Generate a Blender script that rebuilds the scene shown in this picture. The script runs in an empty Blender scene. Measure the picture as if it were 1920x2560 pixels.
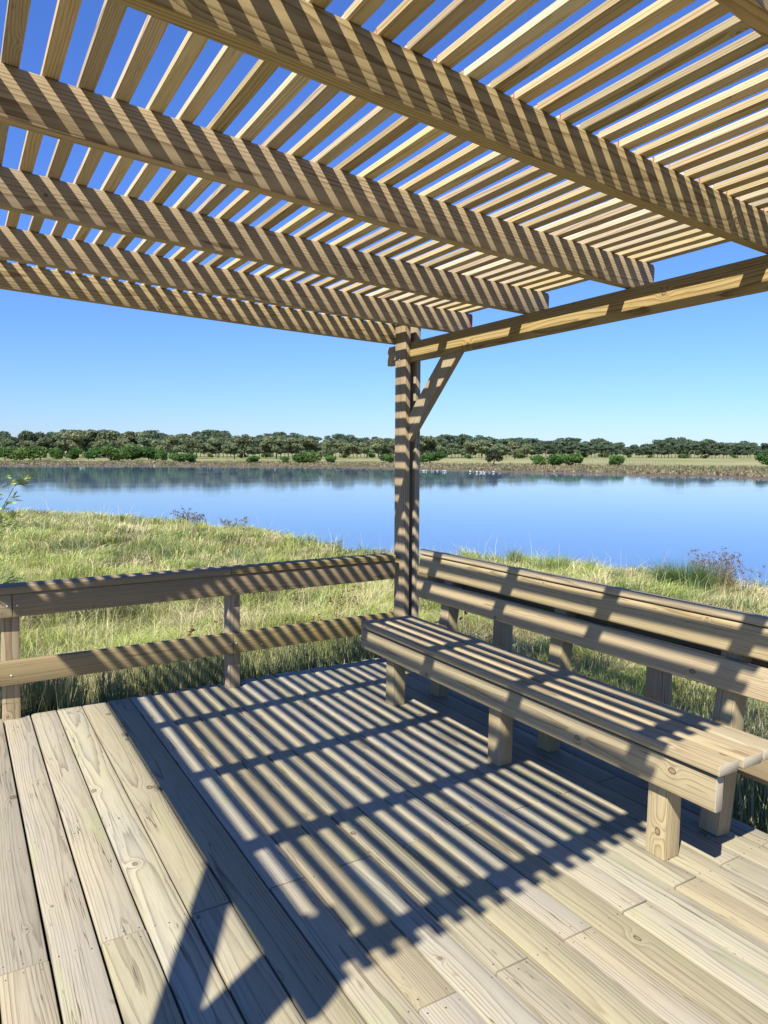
import bpy, bmesh, math, random
import numpy as np
from mathutils import Vector, Matrix, Quaternion

random.seed(7); rng = np.random.default_rng(7)
S = bpy.context.scene
COL = S.collection

# ------------------------------------------------------------------ camera
CAMP = Vector((-0.374, -4.6147, 1.5521))
FPX = 1743.5
def cam_axes(yaw, pitch, roll):
    a = math.radians(-yaw); p = math.radians(pitch); r = math.radians(roll)
    F = Vector((math.sin(a)*math.cos(p), math.cos(a)*math.cos(p), math.sin(p)))
    R = Vector((math.cos(a), -math.sin(a), 0)); U = R.cross(F)
    return R*math.cos(r)+U*math.sin(r), -R*math.sin(r)+U*math.cos(r), F
def axm(R, U, F):
    return Matrix((( R.x, U.x, -F.x), (R.y, U.y, -F.y), (R.z, U.z, -F.z)))
RD, UD, FD = cam_axes(-31.7881, -3.9562, 1.1434)      # camera seen from the deck's own frame
RW, UW, FW = cam_axes(-31.7881, -4.66, 0.30)          # camera in the level world: the deck is slightly out of level
TROT = axm(RW, UW, FW) @ axm(RD, UD, FD).transposed()
T = Matrix.Translation(CAMP) @ TROT.to_4x4() @ Matrix.Translation(-CAMP)
cam_d = bpy.data.cameras.new('camera'); cam = bpy.data.objects.new('camera', cam_d); COL.objects.link(cam)
cam.matrix_world = Matrix.Translation(CAMP) @ axm(RW, UW, FW).to_4x4()
cam_d.sensor_fit = 'HORIZONTAL'; cam_d.sensor_width = 36; cam_d.lens = 36*FPX/1920
cam_d.clip_start = 0.05; cam_d.clip_end = 20000
S.camera = cam
def wray(px, py):
    return (FW + RW*((px-960)/FPX) - UW*((py-1280)/FPX))
def az_of(px, py=1138):
    v = wray(px, py); return math.atan2(v.x, v.y)
def px_of_az(a):
    v = Vector((math.sin(a), math.cos(a), 0)); return 960+FPX*v.dot(RW)/v.dot(FW)
def horizon_at(px):
    # image row of the horizon at a column
    lo, hi = 1000., 1300.
    for _ in range(40):
        m = (lo+hi)/2
        if wray(px, m).z > 0: lo = m
        else: hi = m
    return lo
def at_dist(px, py, D):
    v = wray(px, py); return CAMP + v*(D/math.hypot(v.x, v.y))

# ------------------------------------------------------------------ tags
def tag(o, label=None, cat=None, group=None, kind=None):
    if label: o['label'] = label
    if cat: o['category'] = cat
    if group: o['group'] = group
    if kind: o['kind'] = kind
    return o
def empty(name, loc, label=None, cat=None, group=None, world=False):
    o = bpy.data.objects.new(name, None); COL.objects.link(o)
    o.empty_display_size = .1
    o['_'] = 1; del o['_']
    base = Matrix.Translation(Vector(loc))
    o.matrix_world = base if world else T @ base
    return tag(o, label, cat, group)

# ------------------------------------------------------------------ materials
def newmat(name):
    m = bpy.data.materials.new(name); m.use_nodes = True
    nt = m.node_tree; nt.nodes.clear()
    out = nt.nodes.new('ShaderNodeOutputMaterial'); b = nt.nodes.new('ShaderNodeBsdfPrincipled')
    nt.links.new(b.outputs[0], out.inputs[0])
    return m, nt, b, out
class G:
    def __init__(s, nt): s.nt = nt
    def n(s, t, **k):
        x = s.nt.nodes.new(t)
        for a, v in k.items(): setattr(x, a, v)
        return x
    def l(s, a, b): s.nt.links.new(a, b)
    def setin(s, sock, v):
        if isinstance(v, bpy.types.NodeSocket): s.l(v, sock)
        else: sock.default_value = v
    def m(s, op, a, b=0.0, c=None, clamp=False):
        x = s.n('ShaderNodeMath', operation=op); x.use_clamp = clamp
        s.setin(x.inputs[0], a); s.setin(x.inputs[1], b)
        if c is not None: s.setin(x.inputs[2], c)
        return x.outputs[0]
    def comb(s, x, y, z):
        c = s.n('ShaderNodeCombineXYZ')
        for i, v in enumerate((x, y, z)): s.setin(c.inputs[i], v)
        return c.outputs[0]
    def noise(s, vec, scale=1., detail=2., rough=.5, dim='3D'):
        x = s.n('ShaderNodeTexNoise', noise_dimensions=dim); s.l(vec, x.inputs['Vector'])
        x.inputs['Scale'].default_value = scale; x.inputs['Detail'].default_value = detail
        x.inputs['Roughness'].default_value = rough
        return x.outputs[0]
    def mix(s, f, a, b, mode='MIX'):
        x = s.n('ShaderNodeMix', data_type='RGBA', blend_type=mode)
        s.setin(x.inputs[0], f); s.setin(x.inputs[6], a if isinstance(a, bpy.types.NodeSocket) else (*a, 1))
        s.setin(x.inputs[7], b if isinstance(b, bpy.types.NodeSocket) else (*b, 1))
        return x.outputs[2]
    def rng(s, v, a, b, c=0., d=1.):
        x = s.n('ShaderNodeMapRange'); x.interpolation_type = 'SMOOTHSTEP'
        s.l(v, x.inputs[0])
        for i, q in enumerate((a, b, c, d)): x.inputs[i+1].default_value = q
        return x.outputs[0]

def wood(name, early, late, grey, ringw=.0075, amb=.75, greyamt=.4, knots=.5, checks=.6, tint=.16, moss=0., endc=None):
    m, nt, b, out = newmat(name); g = G(nt)
    tc = g.n('ShaderNodeTexCoord'); oi = g.n('ShaderNodeObjectInfo')
    sp = g.n('ShaderNodeSeparateXYZ'); g.l(tc.outputs['Object'], sp.inputs[0])
    X, Y, Z = sp.outputs
    r = oi.outputs['Random']
    r2 = g.m('FRACT', g.m('MULTIPLY', r, 17.31)); r3 = g.m('FRACT', g.m('MULTIPLY', r, 131.7)); r4 = g.m('FRACT', g.m('MULTIPLY', r, 733.3))
    Xo = g.m('ADD', X, g.m('MULTIPLY', r, 97.0))
    # slow warp of the pith along the board
    w1 = g.noise(g.comb(g.m('MULTIPLY', Xo, .55), g.m('MULTIPLY', Y, 2.), r2), 1., 2., .45)
    w2 = g.noise(g.comb(g.m('MULTIPLY', Xo, .5), g.m('MULTIPLY', r3, 9.), Z), 1., 2., .45)
    y0 = g.m('MULTIPLY', g.m('SUBTRACT', r2, .5), .13)
    z0 = g.m('ADD', g.m('MULTIPLY', r3, .07), .012)
    dy = g.m('ADD', g.m('SUBTRACT', Y, y0), g.m('MULTIPLY', g.m('SUBTRACT', w1, .5), .11))
    dz = g.m('ADD', g.m('ADD', Z, z0), g.m('MULTIPLY', g.m('SUBTRACT', w2, .5), .10))
    rad = g.m('SQRT', g.m('ADD', g.m('MULTIPLY', dy, dy), g.m('MULTIPLY', dz, dz)))
    # knots
    vo = g.n('ShaderNodeTexVoronoi', voronoi_dimensions='2D', feature='F1')
    wob = g.noise(g.comb(Xo, Y, Z), 30., 1.)
    g.l(g.comb(g.m('ADD', Xo, g.m('MULTIPLY', wob, .012)), g.m('MULTIPLY', g.m('ADD', Y, g.m('MULTIPLY', r4, 11.)), 1.35), 0.), vo.inputs['Vector'])
    vo.inputs['Scale'].default_value = 2.6
    kd = g.m('DIVIDE', vo.outputs['Distance'], 2.6)
    spc = g.n('ShaderNodeSeparateColor'); g.l(vo.outputs['Color'], spc.inputs[0])
    spn = g.n('ShaderNodeSeparateXYZ'); g.l(tc.outputs['Normal'], spn.inputs[0])
    kon = g.m('MULTIPLY', g.m('LESS_THAN', spc.outputs[0], knots), g.m('GREATER_THAN', g.m('ABSOLUTE', spn.outputs[2]), .6))
    ksz = g.m('ADD', g.m('MULTIPLY', g.m('POWER', spc.outputs[1], 1.6), .011), .0045)
    kn = g.m('DIVIDE', kd, ksz)
    kg = g.m('EXPONENT', g.m('MULTIPLY', g.m('MULTIPLY', kn, kn), -.12))
    bulge = g.m('MULTIPLY', g.m('MULTIPLY', kg, kon), .022)
    fine = g.noise(g.comb(g.m('MULTIPLY', Xo, 3.), g.m('MULTIPLY', Y, 60.), g.m('MULTIPLY', Z, 60.)), 1., 2.)
    ph = g.m('ADD', g.m('DIVIDE', g.m('ADD', rad, bulge), ringw), g.m('MULTIPLY', fine, .8))
    fr = g.m('FRACT', ph)
    ring = g.m('MULTIPLY', g.m('POWER', fr, 3.2), g.rng(fr, .90, 1., 1., 0.))
    rv = g.noise(g.comb(g.m('MULTIPLY', g.m('FLOOR', ph), 7.13), r2, r3), 1., 0.)
    ring = g.m('MULTIPLY', g.m('MULTIPLY', ring, 1.35), g.rng(rv, .3, .62, .3, 1.), clamp=True)
    fib = g.noise(g.comb(g.m('MULTIPLY', Xo, 9.), g.m('MULTIPLY', Y, 420.), g.m('MULTIPLY', Z, 420.)), 1., 2., .6)
    patch = g.noise(g.comb(g.m('MULTIPLY', Xo, 1.6), g.m('MULTIPLY', Y, 6.), g.m('MULTIPLY', r, 50.)), 1., 3.)
    col = g.mix(g.m('MULTIPLY', ring, amb), early, late)
    # greying of weathered surface
    gm = g.m('MULTIPLY', g.m('MULTIPLY', g.rng(patch, .35, .7), g.m('ADD', g.m('MULTIPLY', r4, .8), .2)), greyamt, clamp=True)
    colg = g.mix(g.m('MULTIPLY', ring, .65), grey, tuple(c*.55 for c in grey))
    col = g.mix(gm, col, colg)
    # tone per board
    hs = g.n('ShaderNodeHueSaturation')
    g.l(g.m('ADD', .495, g.m('MULTIPLY', r3, .014)), hs.inputs['Hue'])
    g.l(g.m('ADD', .85, g.m('MULTIPLY', r2, .3)), hs.inputs['Saturation'])
    g.l(g.m('ADD', 1.-tint, g.m('MULTIPLY', r4, 2*tint)), hs.inputs['Value']); g.l(col, hs.inputs['Color'])
    col = hs.outputs[0]
    col = g.mix(g.m('MULTIPLY', g.rng(fib, .35, .75), .22), col, tuple(c*.6 for c in late))
    # knot colour
    kring = g.m('MULTIPLY', g.rng(kn, .75, 1.05), g.rng(kn, 1.05, 1.5, 1., 0.))
    kin = g.m('MULTIPLY', g.rng(kn, .8, 1.15, 1., 0.), g.m('ADD', .22, g.m('MULTIPLY', g.m('FRACT', g.m('MULTIPLY', kn, 3.3)), .4)))
    kmask = g.m('MULTIPLY', g.m('MAXIMUM', kin, g.m('MULTIPLY', kring, .95)), kon)
    col = g.mix(kmask, col, (late[0]*.42, late[1]*.33, late[2]*.3))
    # drying checks
    ck = g.noise(g.comb(g.m('MULTIPLY', Xo, 2.2), g.m('MULTIPLY', Y, 75.), g.m('MULTIPLY', Z, 75.)), 1., 1.)
    ckr = g.m('ABSOLUTE', g.m('SUBTRACT', ck, .5))
    area = g.rng(g.noise(g.comb(g.m('MULTIPLY', Xo, 2.3), g.m('MULTIPLY', Y, 12.), r), 1., 1.), .56, .66)
    ckm = g.m('MULTIPLY', g.rng(ckr, .0, .022, 1., 0.), g.m('MULTIPLY', area, checks))
    col = g.mix(ckm, col, tuple(c*.18 for c in late))
    if moss > 0:
        ms = g.m('MULTIPLY', g.rng(g.noise(g.comb(g.m('MULTIPLY', Xo, 2.), g.m('MULTIPLY', Y, 9.), g.m('MULTIPLY', r, 31.)), 1., 3.), .55, .75), moss)
        col = g.mix(ms, col, (.27, .29, .13))
        # dark damp spots
        sp2 = g.rng(g.noise(g.comb(g.m('MULTIPLY', Xo, 6.), g.m('MULTIPLY', Y, 17.), g.m('MULTIPLY', r, 77.)), 1., 2.), .70, .75)
        col = g.mix(g.m('MULTIPLY', sp2, .6), col, (.16, .12, .08))
    if endc:
        er = g.mix(g.m('MULTIPLY', ring, .55), endc, tuple(c*.55 for c in endc))
        col = g.mix(g.m('GREATER_THAN', g.m('ABSOLUTE', spn.outputs[0]), .8), col, er)
    g.l(col, b.inputs['Base Color'])
    b.inputs['Roughness'].default_value = .72
    b.inputs['Specular IOR Level'].default_value = .25
    bp = g.n('ShaderNodeBump'); bp.inputs['Strength'].default_value = .35; bp.inputs['Distance'].default_value = .002
    hgt = g.m('SUBTRACT', g.m('ADD', g.m('MULTIPLY', ring, .35), g.m('MULTIPLY', fib, .35)), g.m('MULTIPLY', ckm, 1.2))
    g.l(hgt, bp.inputs['Height']); g.l(bp.outputs[0], b.inputs['Normal'])
    return m
M_DECK = wood('deck_wood', (.340,.296,.192), (.118,.086,.050), (.285,.264,.215), ringw=.0095, amb=.75, greyamt=.7, knots=.5, tint=.15, moss=.42, checks=.8, endc=(.25,.22,.15))
M_BENCH = wood('bench_wood', (.365,.295,.175), (.165,.108,.050), (.31,.268,.195), ringw=.009, amb=.8, greyamt=.35, knots=.55, tint=.09, checks=.5, endc=(.36,.315,.235))
M_BEAM = wood('beam_wood', (.425,.312,.155), (.16,.09,.032), (.365,.285,.19), ringw=.008, amb=.9, greyamt=.3, knots=.55, tint=.14, checks=.6)
M_RAIL = wood('rail_wood', (.27,.202,.100), (.13,.080,.032), (.25,.20,.13), ringw=.008, amb=.8, greyamt=.3, knots=.55, tint=.08, checks=.4)
M_SLAT = wood('slat_wood', (.52,.410,.235), (.20,.118,.042), (.50,.415,.295), ringw=.007, amb=.8, greyamt=.35, knots=.3, tint=.27, checks=.35)
M_POST = wood('post_wood', (.385,.295,.175), (.16,.10,.046), (.35,.285,.205), ringw=.009, amb=.9, greyamt=.4, knots=.5, tint=.1, checks=1.)
def plain(name, c, rough=.6, metal=0., spec=.4):
    m, nt, b, o = newmat(name); g = G(nt)
    tc = g.n('ShaderNodeTexCoord'); n = g.noise(tc.outputs['Object'], 40., 3.)
    col = g.mix(g.m('MULTIPLY', n, .5), c, tuple(x*.6 for x in c)); g.l(col, b.inputs['Base Color'])
    b.inputs['Roughness'].default_value = rough; b.inputs['Metallic'].default_value = metal
    b.inputs['Specular IOR Level'].default_value = spec
    return m
M_BOLT = plain('galvanised_steel', (.62,.62,.60), .4, .7)
M_NAIL = plain('rusty_nail', (.05,.04,.03), .7)
M_RED = plain('red_end_paint', (.50,.07,.05), .6)

# ------------------------------------------------------------------ planks
def section(w, t, r, seg=2):
    pts = []
    for cx, cy, a0 in ((w/2-r, t/2-r, 0), (-w/2+r, t/2-r, 90), (-w/2+r, -t/2+r, 180), (w/2-r, -t/2+r, 270)):
        for k in range(seg+1):
            a = math.radians(a0+90*k/seg); pts.append((cx+r*math.cos(a), cy+r*math.sin(a)))
    return pts
def plank(name, parent, A, B, w, t, up, mat, r=.004, bow=None, bowy=False, extra=None, red=None, seg=2, ch=.002, label=None, redl=.03):
    """board from A to B (deck frame, centre line); w across, t along 'up'."""
    A = Vector(A); B = Vector(B); up = Vector(up)
    x = (B-A); L = x.length; x.normalize(); z = (up - x*up.dot(x)).normalized(); y = z.cross(x)
    M = Matrix(((x.x, y.x, z.x), (x.y, y.y, z.y), (x.z, y.z, z.z))).to_4x4()
    mid = (A+B)/2; M.translation = mid
    prof = section(w, t, r, seg)
    xs = [-L/2, -L/2+ch]
    if red == 'both' or red == 'start': xs.append(-L/2+redl)
    n = max(1, int(L/.4)) if bow else 1
    xs += [-L/2+L*k/n for k in range(1, n)]
    if red == 'both' or red == 'end': xs.append(L/2-redl)
    xs += [L/2-ch, L/2]
    bm = bmesh.new(); rings = []
    for i, xx in enumerate(xs):
        s = 1.
        ring = []
        for (py, pz) in prof:
            if i in (0, len(xs)-1): py -= math.copysign(min(ch, abs(py)), py); pz -= math.copysign(min(ch, abs(pz)), pz)
            zz = bow(xx) if bow else 0
            ring.append(bm.verts.new((xx, py+zz, pz) if bowy else (xx, py, pz+zz)))
        rings.append(ring)
    k = len(prof)
    for i in range(len(xs)-1):
        for j in range(k):
            f = bm.faces.new((rings[i][j], rings[i][(j+1) % k], rings[i+1][(j+1) % k], rings[i+1][j])); f.smooth = True
            if red and ((red in ('both', 'start') and i < 2) or (red in ('both', 'end') and i >= len(xs)-3)): f.material_index = 1
    f1 = bm.faces.new(rings[0]); f2 = bm.faces.new(list(reversed(rings[-1])))
    if red in ('both', 'start'): f1.material_index = 1
    if red in ('both', 'end'): f2.material_index = 1
    if extra: extra(bm, L)
    bmesh.ops.recalc_face_normals(bm, faces=bm.faces)
    me = bpy.data.meshes.new(name); bm.to_mesh(me); bm.free()
    me.materials.append(mat)
    if red: me.materials.append(M_RED)
    elif extra: me.materials.append(M_NAIL)
    try: me.set_sharp_from_angle(angle=math.radians(40))
    except Exception: pass
    o = bpy.data.objects.new(name, me); COL.objects.link(o)
    if parent is not None:
        o.parent = parent; o.matrix_local = Matrix.Translation(-parent['base_v']) @ M if 0 else Matrix.Translation(-Vector(BASE[parent.name])) @ M
    if label: o['label'] = label
    return o
BASE = {}
def thing(name, loc, label, cat, group=None):
    o = empty(name, loc, label, cat, group); BASE[o.name] = tuple(loc); return o
def child_mesh(name, parent, bm, mat, loc_deck=(0,0,0), rot=None):
    me = bpy.data.meshes.new(name); bm.to_mesh(me); bm.free(); me.materials.append(mat)
    o = bpy.data.objects.new(name, me); COL.objects.link(o); o.parent = parent
    o.matrix_local = Matrix.Translation(Vector(loc_deck)-Vector(BASE[parent.name])) @ (rot or Matrix())
    return o

# ------------------------------------------------------------------ deck
deck = thing('wooden_deck', (1., -2.5, 0), 'pale weathered timber deck of long boards striped by pergola shadows', 'deck')
def edge_y(x): return .004+.066*x/2.32
JOISTS = [-.077, -.84, -1.59, -2.335, -3.08, -3.83, -4.58, -5.33]
def nails(y0, y1, w):
    ctr = (y0+y1)/2
    def f(bm, L):
        for j in JOISTS:
            jj = [j]
            for e in (y0, y1):
                if abs(e-j) < .06: jj = [e+.022 if e == y0 else e-.022]
            for yy in jj:
                if not (y0+.01 < yy < y1-.01): continue
                for s in (-.36, -.02 if random.random() < .5 else .3, .36):
                    if s == .3: continue
                    lx = (yy-ctr)+random.uniform(-.012, .012); ly = s*w+random.uniform(-.006, .006)
                    rr = random.uniform(.0018, .0030); zz = .0203
                    c = [bm.verts.new((lx+rr*math.cos(a)*1.25, ly+rr*math.sin(a), zz)) for a in [k*math.pi/4 for k in range(8)]]
                    fc = bm.faces.new(c); fc.material_index = 1
    return f
for k in range(-14, 18):
    x0 = k*.145; w = .1375+random.uniform(-.0015, .0015)
    if k == 17: w = .11
    cx = x0+.0035+w/2 if k < 17 else x0+.004+w/2
    jy = -2.335 if k % 2 == 0 else -3.075
    if -2 <= k: segs = [(jy+.0028, edge_y(cx)+random.uniform(-.004, .004)), (-6.9, jy-.0028)]
    else: segs = [(jy+.001, .0), (-6.9, jy-.001)]
    for (a, b_) in segs:
        zj = random.uniform(-.0022, .0012)
        plank('deck_board', deck, (cx+random.uniform(-.001, .001), a, -.02+zj), (cx+random.uniform(-.001, .001), b_, -.02+zj+random.uniform(-.001, .001)),
              w, .04, (0, 0, 1), M_DECK, r=.006, ch=.001, extra=nails(a, b_, w))
for j in JOISTS:
    plank('joist', deck, (-2.0, j, -.125), (2.53, j, -.125), .045, .16, (0, 0, 1), M_POST, r=.003)
for sx in (-1.9, .3, 2.4):
    for sy in (-.3, -3., -5.6):
        plank('foundation_post', deck, (sx, sy+.08, -1.6), (sx, sy+.08, -.205), .12, .12, (0, 1, 0), M_POST)

# ------------------------------------------------------------------ pergola
SXC = -.374
perg = thing('pergola', (.3, -2., 0), 'open timber pergola of slats over rafters, girders, twin posts and braces', 'pergola')
KP = .0736; ZB = 2.4615; ZT = 2.6017
BY = [-3.855, -3.128, -2.4036, -1.6522, -.9149, -.258]       # rafters, near to far, y at x = 0
def sagf(x): return .0042*(x-.9)**2 - .003
XL, XR = -1.403, 2.537
for i, b0 in enumerate(BY):
    xa, xb = XL-.14, 2.74
    ya, yb = b0+KP*xa, b0+KP*xb
    mx = (xa+xb)/2
    off = .0235
    bowf = (lambda s, mx=mx: sagf(mx+s)-.006)
    plank('rafter', perg, (xa, ya+off, (ZB+ZT)/2), (xb, yb+off, (ZB+ZT)/2), ZT-ZB, .047, (0, -1, 0), M_BEAM, r=.004, bow=bowf, bowy=True,
          red='end' if i in (4,) else None)
# slats in two runs that meet over the second rafter
lx = .8217-11*.0968; pitch = .0968; w_s, h_s = .0438, .0245
first = int((lx-(XL-.10))/pitch)
NS = 0
for k in range(-first, 31):
    x = lx+k*pitch
    if x > 2.69: break
    for run in (0, 1):
        jx = random.uniform(-.0025, .0025)
        xm = x+w_s/2+jx+(0.002 if run else 0)
        yjoin = BY[1]+KP*xm+.018
        if run == 0: ya, yb = BY[0]+KP*xm-.115+random.uniform(-.006, .006), yjoin-.0
        else: ya, yb = yjoin+.004, BY[5]+KP*xm+.06+random.uniform(-.004, .004)
        za = ZT+h_s/2+sagf(xm)-.004
        skew = random.uniform(-.002, .002)
        plank('slat', perg, (xm-skew, ya, za), (xm+skew, yb, za), w_s, h_s, (0, 0, 1), M_SLAT, r=.0025, seg=1, red='end' if (run == 0 and k % 5 in (0, 3)) else None, redl=.006)
        NS += 1
# girders
GZ0, GZ1 = 2.313, 2.4565
for gx in (XL, XR):
    g_ = plank('girder', perg, (gx+.0225, -4.03, (GZ0+GZ1)/2), (gx+.0225, .085, (GZ0+GZ1)/2), GZ1-GZ0, .045, (-1, 0, 0), M_BEAM, r=.004, ch=.012)
# twin posts and braces
LEAN = -.0189
def post_pair(gx, y0, y1, zbot, sx):
    for dx in (-.0235, .0685):
        a = (gx+dx+LEAN*(zbot-2.46)*sx, (y0+y1)/2, zbot); b_ = (gx+dx, (y0+y1)/2, 2.598)
        plank('post', perg, a, b_, y1-y0, .045, (1, 0, 0), M_POST, r=.005)
    
PYF = (-.245, -.100)
post_pair(XR, PYF[0], PYF[1], -1.4, 1)
post_pair(XL, PYF[0], PYF[1], -1.4, 0)
PYN = (-3.868, -3.723)
post_pair(XR, PYN[0], PYN[1], .0, 0)
post_pair(XL, PYN[0], PYN[1], .0, 0)
def brace(gx, yp, sgn):
    # upper edge runs at 45 degrees from the post face up to the girder's underside
    # sgn -1: brace leans away from the post towards -y, +1 towards +y
    w = .145; zt = GZ0+.06; L0 = (zt-1.77)
    yc0 = yp+sgn*(-.03); 
    A = Vector((gx+.0225, yp+sgn*.02-0*sgn, 1.80)); B = A+Vector((0, sgn*(zt-1.80), zt-1.80))
    bm = bmesh.new()
    # parallelogram with ends cut to butt the post face and the girder underside
    s2 = w*math.sqrt(2)
    zu = 1.925; zl = zu-s2
    yg_u = abs(GZ0-zu); yg_l = yg_u+s2
    pts = [(0, zl), (0, zu), (yg_u, GZ0), (yg_l, GZ0)]
    pts = [(p[0], p[1]) for p in pts]
    v = []
    for dx in (-.0225, .0225):
        v.append([bm.verts.new((dx, sgn*p[0], p[1])) for p in pts])
    bm.faces.new(v[0]); bm.faces.new(list(reversed(v[1])))
    for j in range(4): bm.faces.new((v[0][j], v[1][j], v[1][(j+1) % 4], v[0][(j+1) % 4]))
    bmesh.ops.recalc_face_normals(bm, faces=bm.faces)
    bmesh.ops.bevel(bm, geom=[e for e in bm.edges], offset=.003, segments=2, affect='EDGES')
    # turn mesh so that the grain (local x) runs along the brace
    d = Vector((0, sgn, 1)).normalized(); n = Vector((1, 0, 0)); c = n.cross(d)
    R = Matrix(((d.x, c.x, n.x), (d.y, c.y, n.y), (d.z, c.z, n.z))).to_4x4()
    org = Vector((0, sgn*.3, 2.05))
    bm.transform(R.inverted() @ Matrix.Translation(-org))
    child_mesh('brace', perg, bm, M_POST, (gx+.0225, yp+org.y, org.z), R)
brace(XR, PYF[0], -1); brace(XL, PYF[0], -1)
brace(XR, PYN[1], 1); brace(XL, PYN[1], 1)

# ------------------------------------------------------------------ bench
bench = thing('bench', (2.15, -1.9, 0), 'long slatted timber bench with leaning back along the right edge of the deck', 'bench')
LY = [(-.942, -.852), (-1.9605, -1.871), (-2.950, -2.858)]
for i in range(3):
    x0 = 1.932+.142*i
    plank('seat_board', bench, (x0+.0625, -3.197-(.004 if i == 1 else 0), .478), (x0+.0625, -.628, .478), .125, .042, (0, 0, 1), M_BENCH, r=.009, seg=3)
plank('apron', bench, (1.9745, -3.178, .3776), (1.9745, -.60, .3776), .1345, .046, (1, 0, 0), M_BENCH, r=.009, seg=3)
for (a, b_) in LY:
    plank('leg', bench, (2.044, (a+b_)/2, .0005), (2.044, (a+b_)/2, .4565), .09, .0925, (1, 0, 0), M_BENCH, r=.004)
    up = Vector((1, 0, -.13))
    xz = lambda z: 2.3485+.13*z+.045
    plank('back_support', bench, (xz(.0), (a+b_)/2, .0015), (xz(.915), (a+b_)/2, .915), .09, .09, up, M_BENCH, r=.004)
    plank('seat_bearer', bench, (2.0915, b_+.0235, .405), (2.345, b_+.0235, .405), .045, .10, (0, 0, 1), M_BENCH, r=.003)
def back_board(name, xa, za, xb, zb, t, mat):
    d = Vector((xb-xa, 0, zb-za)); w = d.length; d.normalize(); n = Vector((d.z, 0, -d.x))
    c = Vector(((xa+xb)/2, 0, (za+zb)/2))+n*t/2
    plank(name, bench, (c.x, -3.25, c.z), (c.x, -.602, c.z), w, t, n, mat, r=.008, seg=3)
back_board('back_board', 2.3835, .625, 2.4010, .757, .040, M_BENCH)
back_board('back_board', 2.4045, .7865, 2.4215, .9185, .040, M_BENCH)
# capping board, tipped back with the lean
d = Vector((.14*.988, 0, -.14*.155)); n = Vector((.155, 0, .988))
c = Vector((2.412, 0, .9225))+d/2+n*.02
plank('cap_board', bench, (c.x, -3.25, c.z), (c.x, -.602, c.z), .14, .038, n, M_BENCH, r=.008, seg=3)

# ------------------------------------------------------------------ railings
def bolt(parent, loc, axis):
    bm = bmesh.new(); bmesh.ops.create_uvsphere(bm, u_segments=10, v_segments=6, radius=.0065)
    for v in bm.verts: v.co.z *= .5
    q = Vector((0, 0, 1)).rotation_difference(Vector(axis)).to_matrix().to_4x4()
    o = child_mesh('bolt', parent, bm, M_BOLT, loc, q)
    for f in o.data.polygons: f.use_smooth = True
for z_, y_ in ((2.33, -.165), (1.70, -.16), (1.28, -.19), (.95, -.15)):
    bolt(perg, (XR-.0235-.0225+LEAN*(z_-2.46)-.0005, y_, z_), (-1, 0, 0))
rl = thing('railing', (0., -.05, 0), 'low two-rail timber railing along the far edge, left of the pergola post', 'railing')
SK, SL = -.0411, .0242; RY = -.0973
def rp(x, dy, z): return (x, RY+SK*x+dy, z+SL*x)
XE = 2.474
for x0, x1 in ((-1.6, 1.2035), (1.2065, XE)):
    plank('cap_rail', rl, rp(x0, .06, .782), rp(x1, .06, .782), .140, .0445, (0, 0, 1), M_RAIL, r=.007, seg=3)
for x0, x1 in ((-1.6, -.0940), (-.0905, XE)):
    plank('upper_rail', rl, rp(x0, .0225, .690), rp(x1, .0225, .690), .136, .045, (0, -1, 0), M_RAIL, r=.005)
for x0, x1 in ((-1.6, 1.2195), (1.2225, XE)):
    plank('lower_rail', rl, rp(x0, .0225, .2914), rp(x1, .0225, .2914), .139, .045, (0, -1, 0), M_RAIL, r=.006)
for x0 in (-1.50, -.150, 1.2085):
    w = .096 if x0 < 0 else .084
    y_ = RY+SK*x0+.0455
    plank('post', rl, (x0+w/2-.0, y_+.045, -1.2), (x0+w/2-.012*(x0 > 0), y_+.045, .757+SL*x0), w, .09, (0, -1, 0), M_POST, r=.004)
for x, z in ((-.118, .690), (-.068, .690), (1.199, .291), (1.241, .291), (1.418, .262), (1.212, .665), (-.103, .279)):
    p = rp(x, -.001, 0); bolt(rl, (p[0], p[1], z+SL*x), (0, -1, 0))
rr_ = thing('railing', (2.56, -3., 0), 'low timber railing behind the bench, its lower rail showing past the seat end', 'railing')
plank('cap_rail', rr_, (2.601, -6.6, .782), (2.601, -.41, .792), .14, .0445, (0, 0, 1), M_RAIL, r=.007, seg=3)
plank('upper_rail', rr_, (2.5605, -6.6, .690), (2.5605, -.40, .700), .136, .045, (1, 0, 0), M_RAIL, r=.005)
plank('lower_rail', rr_, (2.5605, -6.6, .2914), (2.5605, -.40, .2914), .139, .045, (1, 0, 0), M_RAIL, r=.006)
for yy in (-1.255, -2.425, -3.60, -4.80, -6.0):
    plank('post', rr_, (2.629, yy, -1.2), (2.629, yy, .757), .09, .09, (1, 0, 0), M_POST, r=.004)

# ------------------------------------------------------------------ terrain
ZW = -1.30                                  # water level in the level world
def interp(x, tab):
    xs = [t[0] for t in tab]; ys = [t[1] for t in tab]
    return float(np.interp(x, xs, ys))
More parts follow.
